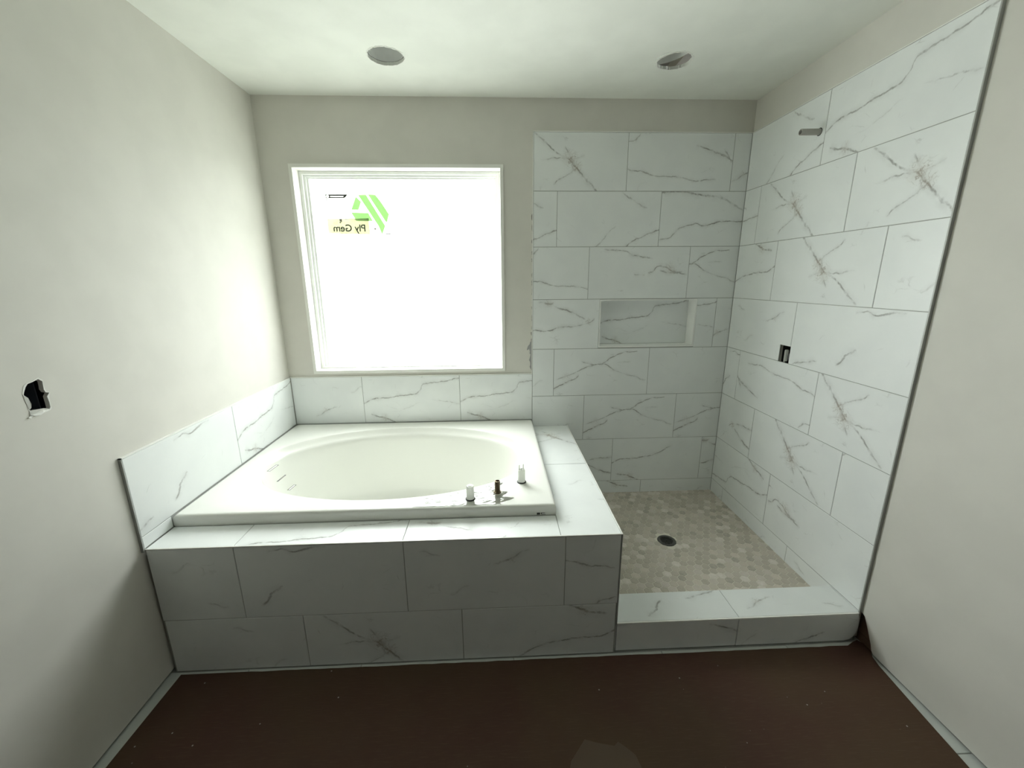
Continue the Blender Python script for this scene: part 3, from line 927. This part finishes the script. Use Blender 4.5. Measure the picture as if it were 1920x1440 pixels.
def onell(a, fa, fb, ox=0.0):
    c, s = math.cos(a), math.sin(a)
    r = 1 / math.sqrt((c / fa) ** 2 + (s / fb) ** 2)
    return CX + ox + r * c, CYY + r * s
rings = []
for d, zz in ((0.003, ZD - 0.0025), (0.0, ZD + 0.006), (0.0, TZ - 0.012), (0.0025, TZ - 0.004), (0.008, TZ - 0.0005), (0.016, TZ)):
    rings.append([(*onrect(a, d), zz) for a in angs])
prof = [(1.0, TZ), (0.992, TZ - 0.0015), (0.985, TZ - 0.006), (0.972, TZ - 0.016), (0.955, TZ - 0.026), (0.938, TZ - 0.032), (0.925, TZ - 0.036), (0.915, TZ - 0.046), (0.905, TZ - 0.075),
        (0.885, TZ - 0.16), (0.85, TZ - 0.28), (0.80, TZ - 0.37), (0.73, TZ - 0.42), (0.62, TZ - 0.437), (0.4, TZ - 0.445), (0.15, TZ - 0.448)]
for f, zz in prof:
    k = (1 - f)
    ea, eb = A - k * 0.62, B - k * 0.46
    if f < 0.9:
        ea, eb = A * f * 0.985, B * (f + 0.02) * 0.985
    ox = 0.0 if f > 0.93 else -0.0
    rings.append([(*onell(a, ea, eb, ox), zz) for a in angs])
bm = bmesh.new()
RV = [[bm.verts.new((x - tub.location.x, y - tub.location.y, zz - tub.location.z)) for x, y, zz in r] for r in rings]
n = len(angs)
for Ra, Rb in zip(RV, RV[1:]):
    for i in range(n):
        j = (i + 1) % n
        bm.faces.new((Ra[i], Ra[j], Rb[j], Rb[i]))
bm.faces.new(RV[-1])
shell = done('shell', bm, M['acrylic'], tub, smooth=True)
md = shell.modifiers.new('edges', 'EDGE_SPLIT')
md.split_angle = math.radians(50)
def on_tub(o):
    return child(o, tub)
# printed care labels at the left end of the rim: white slips with a dark outline
def slip(p0, p1, w):
    p0, p1 = Vector(p0), Vector(p1)
    d = (p1 - p0).normalized()
    q = Vector((-d.y, d.x)) * w / 2
    mid = (p0 + p1) / 2
    fr = Frame((mid.x, mid.y, TZ + 0.0008), (d.x, d.y, 0), (-d.y, d.x, 0))
    L = (p1 - p0).length / 2
    o = on_tub(prism('care_label', fr, rect(-L, L, -w / 2, w / 2), [], 0.0007, plain('white_label_film', (0.85, 0.85, 0.83, 1), 0.4)))
    o['label'] = 'small white care label with dark outline'
    ln = prism('printed_border', Frame(fr.o + Vector((0, 0, 0.0003)), fr.eu, fr.ev), rect(-L, L, -w / 2, w / 2), [rect(-L + 0.0022, L - 0.0022, -w / 2 + 0.0025, w / 2 - 0.0025)], 0.0003, M['ink'])
    ln.parent = o
    ln.matrix_parent_inverse = Matrix.Identity(4)
    return o
slip((0.182, -0.676), (0.189, -0.606), 0.016)
slip((0.279, -0.785), (0.284, -0.719), 0.007)
slip((0.369, -0.868), (0.375, -0.820), 0.013)
# small black maker's mark on the front edge of the rim
F_rim = Frame((0, -1.0495, 0), (1, 0, 0), (0, 0, 1))
lg = on_tub(prism('logo', F_rim, rect(1.445, 1.458, 0.560, 0.5695), [], 0.0004, M['ink']))
lg['label'] = 'tiny black printed mark on the rim edge'
for a0, a1, b0, b1 in ((1.461, 1.478, 0.5665, 0.5690), (1.461, 1.466, 0.5640, 0.5690), (1.463, 1.481, 0.5600, 0.5615), (1.480, 1.483, 0.5680, 0.5690)):
    on_tub(prism('logo', F_rim, rect(a0, a1, b0, b1), [], 0.0004, M['ink']))

# wrinkled clear protective film left on the front rim
film_t = NT('clear_protective_film')
fg = film_t.n('ShaderNodeBsdfGlossy')
fg.inputs['Roughness'].default_value = 0.06
ft = film_t.n('ShaderNodeBsdfTransparent')
fm = film_t.n('ShaderNodeMixShader')
fr_ = film_t.n('ShaderNodeFresnel')
fr_.inputs[0].default_value = 1.55
film_t.l(fr_.outputs[0], fm.inputs[0])
film_t.l(ft.outputs[0], fm.inputs[1])
film_t.l(fg.outputs[0], fm.inputs[2])
film_t.l(fm.outputs[0], film_t.out.inputs[0])
from mathutils import noise as mnoise
bm = bmesh.new()
FX0, FX1, NXF, NYF = 0.94, 1.31, 90, 36
fv = {}
for i in range(NXF + 1):
    for j in range(NYF + 1):
        x = FX0 + (FX1 + 0.045 * mnoise.noise((j * 0.21, 4.0, 1.0)) + 0.02 * math.sin(j * 0.17) - FX0) * i / NXF
        s = math.sqrt(max(0.0, 1 - ((x - CX) / A) ** 2))
        yt = CYY - B * s - 0.012
        yb = -1.036
        y = yb + (yt - yb) * j / NYF
        fade = math.sin(math.pi * i / NXF) ** 0.5
        zz = TZ + 0.0007 + 0.0042 * fade * abs(mnoise.noise((x * 24 + 3 * y, y * 60 - 9 * x, 2.0)))
        fv[i, j] = bm.verts.new((x, y, zz))
for i in range(NXF):
    for j in range(NYF):
        bm.faces.new((fv[i, j], fv[i + 1, j], fv[i + 1, j + 1], fv[i, j + 1]))
film = on_tub(done('protective_film', bm, film_t.m, smooth=True))

# ------------------------------------------------------------------ tub filler rough-in
def capped_valve(name, x, y, label, prongs):
    t = empty(name, (x, y, TZ))
    tag(t, label, 'faucet valve', 'capped valve stems on the tub rim')
    lathe('gasket', [(0.0, 0.0), (0.0205, 0.0), (0.0205, 0.003), (0.0175, 0.0045), (0.0, 0.0045)], M['rubber_and_shade'], t)
    lathe('cap', [(0.0165, 0.0045), (0.0170, 0.010), (0.0162, 0.012), (0.0160, 0.058), (0.0140, 0.0615), (0.0085, 0.0615), (0.008, 0.064), (0.0, 0.064)], M['white_plastic'], t)
    for dx, dy, h in prongs:
        lathe('prong', [(0.0, 0.0), (0.0032, 0.0), (0.0030, h), (0.0, h + 0.0008)], M['clear_plastic'], t, n=12, loc=(dx, dy, 0.0612))
    return t
capped_valve('faucet_valve', 1.172, -0.986, 'white plastic-capped valve stem nearest the front edge of tub rim', [])
capped_valve('faucet_valve', 1.396, -0.850, 'white capped valve stem with upright clear prongs beside basin curve', [(-0.010, 0.003, 0.022), (0.008, 0.004, 0.024), (0.0, -0.008, 0.012)])
sp = empty('spout_stub', (1.286, -0.941, TZ))
tag(sp, 'dark threaded brass spout stub between two white capped valves', 'spout stub')
lathe('washer', [(0.0, 0.0), (0.021, 0.0), (0.021, 0.002), (0.0, 0.002)], plain('pale_washer', (0.55, 0.53, 0.47, 1), 0.4), sp)
lathe('nut', [(0.0, 0.002), (0.0165, 0.002), (0.0165, 0.0075), (0.0, 0.0075)], M['brass'], sp, n=6, smooth=False)
pr = [(0.0135, 0.0075)]
for k in range(11):
    pr += [(0.0115, 0.010 + k * 0.0042), (0.0104, 0.0121 + k * 0.0042)]
pr += [(0.0112, 0.0565), (0.0085, 0.0570), (0.0080, 0.045), (0.0, 0.045)]
lathe('stem', pr, M['brass'], sp, n=24)

# ------------------------------------------------------------------ shower rough-in on the right wall
pipe = empty('shower_pipe', (W, -0.523, 2.14))
tag(pipe, 'short grey pipe stub poking from tile for the shower head', 'pipe')
lathe('tube', [(0.0135, -0.03), (0.0135, 0.088), (0.0128, 0.0895), (0.0105, 0.0895), (0.0100, 0.088), (0.0100, 0.02), (0.0, 0.02)], M['pvc'], pipe, n=28, axis=(-1, 0, -0.02))
lathe('gap_shade_disc', [(0.0, 0.0004), (0.0168, 0.0004), (0.0168, -0.002)], M['rubber_and_shade'], pipe, n=28, axis=(-1, 0, 0))  # black disc stands in for the shaded gap around the pipe
valve = empty('shower_valve', (W + 0.06, -0.517, 1.09))
tag(valve, 'white plastic valve body inside rectangular cutout in shower tile', 'shower valve')
vb = bmesh.new()
add_box(vb, W + 0.016, W + 0.095, -0.575, -0.460, 1.040, 1.042)
add_box(vb, W + 0.016, W + 0.095, -0.575, -0.460, 1.172, 1.174)
add_box(vb, W + 0.016, W + 0.095, -0.577, -0.575, 1.040, 1.174)
add_box(vb, W + 0.016, W + 0.095, -0.460, -0.458, 1.040, 1.174)
add_box(vb, W + 0.095, W + 0.097, -0.577, -0.458, 1.040, 1.174)
done('dark_cavity_box', vb, M['void'], wall_right)  # closed dark box added behind the cutout to keep it unlit
V = valve.location
lathe('body', [(0.0, -0.030), (0.0085, -0.030), (0.0095, -0.026), (0.0095, 0.024), (0.007, 0.030), (0.0, 0.030)], M['white_plastic'], valve, n=20, loc=(-0.038, 0.014, 0.012))
lathe('screw', [(0.0, -0.012), (0.004, -0.012), (0.004, 0.0), (0.0, 0.0)], M['white_plastic'], valve, n=12, loc=(-0.040, 0.020, -0.016))
lathe('bracket', [(0.0, 0.0), (0.018, 0.0), (0.018, 0.02), (0.0, 0.02)], plain('grey_valve_casting', (0.10, 0.10, 0.10, 1), 0.5, 0.4), valve, n=20, axis=(-1, 0, 0), loc=(-0.02, -0.018, 0.010))
bm = bmesh.new()
add_box(bm, -0.05, -0.044, -0.03, 0.03, -0.034, -0.032)
done('wire', bm, plain('grey_wire', (0.3, 0.3, 0.3, 1), 0.4), valve)

# ------------------------------------------------------------------ holes: bits of torn board, boxes and cans
def torn_ring(name, fr, hole, lo, hi, thick, mat, parent, seed, front):
    rg = random.Random(seed)
    c = Vector((sum(p[0] for p in hole) / len(hole), sum(p[1] for p in hole) / len(hole)))
    outer = []
    for p in hole:
        v = Vector(p)
        outer.append(tuple(v + (v - c).normalized() * rg.uniform(lo, hi)))
    inner = [tuple(Vector(p) - (Vector(p) - c).normalized() * rg.uniform(-0.0005, 0.0025)) for p in hole]
    return prism(name, fr, outer, [inner], thick, mat, parent, front)
torn_ring('torn_edge', F_ceil, hole1, 0.001, 0.006, 0.003, M['gypsum'], ceiling, 4, 0.0012)
torn_ring('torn_edge', F_ceil, hole2, 0.001, 0.009, 0.003, M['gypsum'], ceiling, 6, 0.0012)
torn_ring('torn_edge', F_ldry, LH, 0.0008, 0.0045, 0.002, M['gypsum'], wall_left, 8, 0.0006)
def flake(fr, pts, parent, curl=0.006):
    """a curled scrap of board paper"""
    bm = bmesh.new()
    a = [bm.verts.new(fr.p(u, v, 0.001 + curl * k)) for (u, v, k) in pts]
    b = [bm.verts.new(fr.p(u, v, -0.0012 + curl * k)) for (u, v, k) in pts]
    bm.faces.new(a)
    bm.faces.new(b[::-1])
    for i in range(len(a)):
        j = (i + 1) % len(a)
        bm.faces.new((a[j], a[i], b[i], b[j]))
    return done('torn_flap', bm, M['gypsum'], parent)
flake(F_ldry, [(-1.403, 1.152, 0), (-1.388, 1.1515, .5), (-1.372, 1.1505, 1), (-1.360, 1.146, .6), (-1.353, 1.142, 0), (-1.362, 1.1385, .4), (-1.374, 1.1370, .8), (-1.384, 1.1335, 1), (-1.395, 1.1340, .6), (-1.404, 1.1400, .2)], wall_left)
flake(F_ldry, [(-1.4065, 1.200, 0), (-1.398, 1.188, .5), (-1.3955, 1.170, .8), (-1.397, 1.160, .4), (-1.4015, 1.155, 0), (-1.4055, 1.180, 0)], wall_left, 0.003)
flake(F_ldry, [(-1.404, 1.139, 0), (-1.399, 1.136, .5), (-1.408, 1.131, 1), (-1.411, 1.135, .3)], wall_left, 0.004)
bay = bmesh.new()
for b_ in ((-0.150, -0.018, -1.46, -1.455, 1.05, 1.30), (-0.150, -0.018, -1.30, -1.295, 1.05, 1.30), (-0.150, -0.018, -1.46, -1.295, 1.05, 1.055), (-0.150, -0.018, -1.46, -1.295, 1.295, 1.30), (-0.156, -0.150, -1.46, -1.295, 1.05, 1.30)):
    add_box(bay, *b_)
done('dark_cavity_box', bay, M['void'], wall_left)  # closed dark box added to keep stray daylight out of the hole
jb = bmesh.new()
for b_ in ((-0.075, -0.030, -1.352, -1.349, 1.140, 1.225), (-0.075, -0.030, -1.398, -1.352, 1.140, 1.143), (-0.078, -0.075, -1.400, -1.349, 1.140, 1.225), (-0.075, -0.030, -1.402, -1.398, 1.140, 1.225)):
    add_box(jb, *b_)
j = done('junction_box', jb, M['box_blue'])
tag(j, 'dark plastic electrical box behind the ragged hole in left wall', 'electrical box')

def can_light(c, label, off=(0, 0), tiltv=(0, 0, 1), bright=None):
    t = empty('light_housing', (c[0] + off[0], -c[1] + off[1], H + 0.0155))
    tag(t, label, 'light housing', 'recessed light housings in the ceiling')
    lathe('can', [(0.0745, -0.002), (0.0765, -0.002), (0.0765, 0.11), (0.06, 0.135), (0.0, 0.135), (0.0, 0.133), (0.058, 0.133), (0.0745, 0.108), (0.0745, -0.002)], M['can'], t, n=48, axis=tiltv)
    bm = bmesh.new()
    add_box(bm, -0.022, 0.022, -0.006, 0.006, 0.096, 0.104)
    done('socket_bracket', bm, M['trim'], t)
    lathe('knockout', [(0.0, 0.0), (0.011, 0.0), (0.011, 0.004), (0.0, 0.004)], M['iron'], t, n=16, loc=(0.035, 0.03, 0.128))
    lathe('clip', [(0.0, 0.0), (0.004, 0.0), (0.004, 0.012), (0.0, 0.012)], M['trim'], t, n=10, loc=(0.0705, 0.006, 0.012))
    lathe('clip', [(0.0, 0.0), (0.004, 0.0), (0.004, 0.012), (0.0, 0.012)], M['trim'], t, n=10, loc=(-0.0705, 0.006, 0.012))
    return t
can_light(c1, 'round grey recessed light housing in ceiling above the window')
can_light(c2, 'grey recessed light housing set crooked in ceiling above the shower', off=(-0.018, -0.012), tiltv=(-0.22, -0.10, 1))

# ------------------------------------------------------------------ window label, seen from its back
F_lab = Frame((0, 0.1262, 0), (1, 0, 0), (0, 0, 1))
lab = empty('window_label', (0.48, 0.126, 1.88))
tag(lab, 'large white label with green angular emblem stuck on the window pane', 'label', 'paper labels on the window')
def lab_part(par, name, poly, mat, front, holes=()):
    a = sum(poly[k - 1][0] * poly[k][1] - poly[k][0] * poly[k - 1][1] for k in range(len(poly)))
    if a < 0:
        poly = poly[::-1]
    return child(prism(name, F_lab, poly, list(holes), 0.0003, mat, None, front), par)
lab_part(lab, 'paper', [(0.293, 2.000), (0.678, 2.003), (0.668, 1.768), (0.292, 1.778)], M['label_white'], 0.0)
for g in ([(0.472, 1.984), (0.501, 1.956), (0.482, 1.911), (0.439, 1.912)],
          [(0.486, 1.995), (0.533, 1.996), (0.634, 1.819), (0.611, 1.770), (0.594, 1.818)],
          [(0.544, 1.998), (0.588, 1.995), (0.621, 1.951), (0.661, 1.886), (0.645, 1.838), (0.634, 1.850)],
          [(0.437, 1.896), (0.538, 1.893), (0.562, 1.847), (0.464, 1.848)]):
    lab_part(lab, 'green_emblem', g, M['label_green'], 0.0006)
lab_part(lab, 'header_bar', [(0.295, 1.997), (0.424, 1.997), (0.416, 1.985), (0.403, 1.9765), (0.295, 1.975)], M['ink'], 0.0006,
         [[(0.307 + 0.0080 * math.cos(k * 0.5236), 1.986 + 0.0080 * math.sin(k * 0.5236)) for k in range(12)], rect(0.322, 0.400, 1.983, 1.9885)])
rg = random.Random(21)
for zz in (1.967, 1.958, 1.949, 1.940, 1.930, 1.921, 1.912, 1.903, 1.894, 1.885):
    x = 0.302
    while x < 0.368:
        w = rg.uniform(0.006, 0.02)
        lab_part(lab, 'fine_print', rect(x, min(x + w, 0.372), zz, zz + 0.0018), M['label_grey'], 0.0006)
        x += w + rg.uniform(0.003, 0.008)
for zz in (1.98, 1.955, 1.94, 1.915):
    lab_part(lab, 'fine_print', rect(0.632, 0.632 + rg.uniform(0.015, 0.03), zz, zz + 0.002), M['label_grey'], 0.0006)
for b in (rect(0.428, 0.462, 1.9875, 1.991), rect(0.632, 0.663, 1.772, 1.7765), rect(0.541, 0.546, 1.828, 1.832), rect(0.297, 0.302, 1.965, 1.970), rect(0.541, 0.580, 1.792, 1.795), rect(0.56, 0.578, 1.80, 1.803), rect(0.566, 0.578, 1.797, 1.808)):
    lab_part(lab, 'fine_print', b, M['ink'] if b[0][0] in (0.428, 0.632, 0.541, 0.297) and b[0][1] != 1.792 else M['label_grey'], 0.0007)
lab_part(lab, 'line_drawing', [(0.379, 1.938), (0.379, 1.884), (0.4025, 1.884), (0.4025, 1.933), (0.4005, 1.933), (0.4005, 1.8865), (0.381, 1.8865), (0.381, 1.938)], M['label_grey'], 0.0006)
lab2 = empty('window_label', (0.415, 0.1255, 1.81))
tag(lab2, 'smaller cream label with mirrored black lettering on the window pane', 'label', 'paper labels on the window')
lab_part(lab2, 'paper', [(0.290, 1.859), (0.537, 1.863), (0.539, 1.765), (0.291, 1.762)], M['label_cream'], 0.0012)
for b in (rect(0.290, 0.537, 1.858, 1.8595), rect(0.291, 0.538, 1.7635, 1.765), rect(0.2905, 0.2920, 1.764, 1.859), rect(0.5365, 0.538, 1.766, 1.861), rect(0.368, 0.3698, 1.764, 1.859), rect(0.4545, 0.4563, 1.775, 1.861), rect(0.458, 0.535, 1.836, 1.8372), rect(0.372, 0.455, 1.836, 1.837), rect(0.395, 0.425, 1.855, 1.8565), rect(0.375, 0.41, 1.776, 1.7775), rect(0.32, 0.345, 1.767, 1.769)):
    lab_part(lab2, 'ruled_line', b, M['label_grey'], 0.0018)
def mirrored_text(body, x_right, z_base, height, par, name, rot=0.0, xs=1.0):
    cu = bpy.data.curves.new('lettering', 'FONT')
    cu.body = body
    cu.size = height
    cu.extrude = 0.0002
    cu.offset = 0.0009
    ob = bpy.data.objects.new('lettering', cu)
    COL.objects.link(ob)
    bpy.context.view_layer.update()
    me = bpy.data.meshes.new_from_object(ob.evaluated_get(bpy.context.evaluated_depsgraph_get()))
    bpy.data.objects.remove(ob)
    bpy.data.curves.remove(cu)
    c, s = math.cos(rot), math.sin(rot)
    for v in me.vertices:
        x, y, zz = v.co
        x *= xs
        x, y = x * c - y * s, x * s + y * c
        v.co = (x_right - x, 0.1258 - 0.0022 - zz, z_base + y)
    me.flip_normals()
    me.materials.clear()
    return child(link(name, me, M['ink']), par)
mirrored_text('Ply Gem', 0.517, 1.7885, 0.056, lab2, 'lettering', 0.0, 1.02)
mirrored_text('ar', 0.377, 1.8575, 0.026, lab2, 'lettering', math.radians(-90), 1.0)

# ------------------------------------------------------------------ floor tile borders and the brown paper
for k in range(6):
    y0 = -D - 0.013 - k * 0.61
    tile(floor, Frame((0, 0, 0), (1, 0, 0), (0, 1, 0)), rect(-0.015, 0.29, y0 - 0.61, y0), M['tile_plain'], thick=0.008)
for k in range(6):
    y0 = -1.605 + 0.61 - k * 0.61
    tile(floor, Frame((0, 0, 0), (1, 0, 0), (0, 1, 0)), rect(2.48, W + 0.02, y0 - 0.61, min(y0, -1.186)), M['tile_plain'], thick=0.008)
xa = -0.015
for xb in (0.29, 0.73, 1.34, 1.95, 2.48):
    tile(floor, Frame((0, 0, 0.0004), (1, 0, 0), (0, 1, 0)), rect(xa, xb, -1.3, -D + 0.001), M['tile_plain'], thick=0.008)
    xa = xb
rg = random.Random(5)
edge = [(0.036, -1.203)]
for k in range(1, 60):
    x = 0.036 + (2.700 - 0.036) * k / 60
    edge.append((x, -1.2035 - 0.002 * k / 60 + rg.uniform(-0.0012, 0.0012)))
edge += [(2.735, -1.206), (2.770, -1.190), (2.796, -1.182), (2.806, -1.20), (2.808, -1.235), (2.789, -1.262), (2.780, -1.30), (2.760, -1.48), (2.742, -1.66), (2.74, REAR), (0.03, REAR), (0.030, -1.52)]
paper = prism('floor_paper', Frame((0, 0, 0.0032), (1, 0, 0), (0, 1, 0)), edge[::-1], [], 0.0012, M['kraft'])
tag(paper, 'dark brown protective paper sheet covering the bathroom floor', 'floor paper')
patch = [(1.470, -1.66), (1.504, -1.569), (1.561, -1.508), (1.60, -1.520), (1.655, -1.532), (1.670, -1.520), (1.694, -1.540), (1.715, -1.561), (1.735, -1.66)]
pt = prism('paper_patch', Frame((0, 0, 0.0046), (1, 0, 0), (0, 1, 0)), patch[::-1], [], 0.0008, plain('lighter_kraft_paper', (0.108, 0.070, 0.045, 1), 0.6, var=0.1, scale=8))
pt.parent = paper
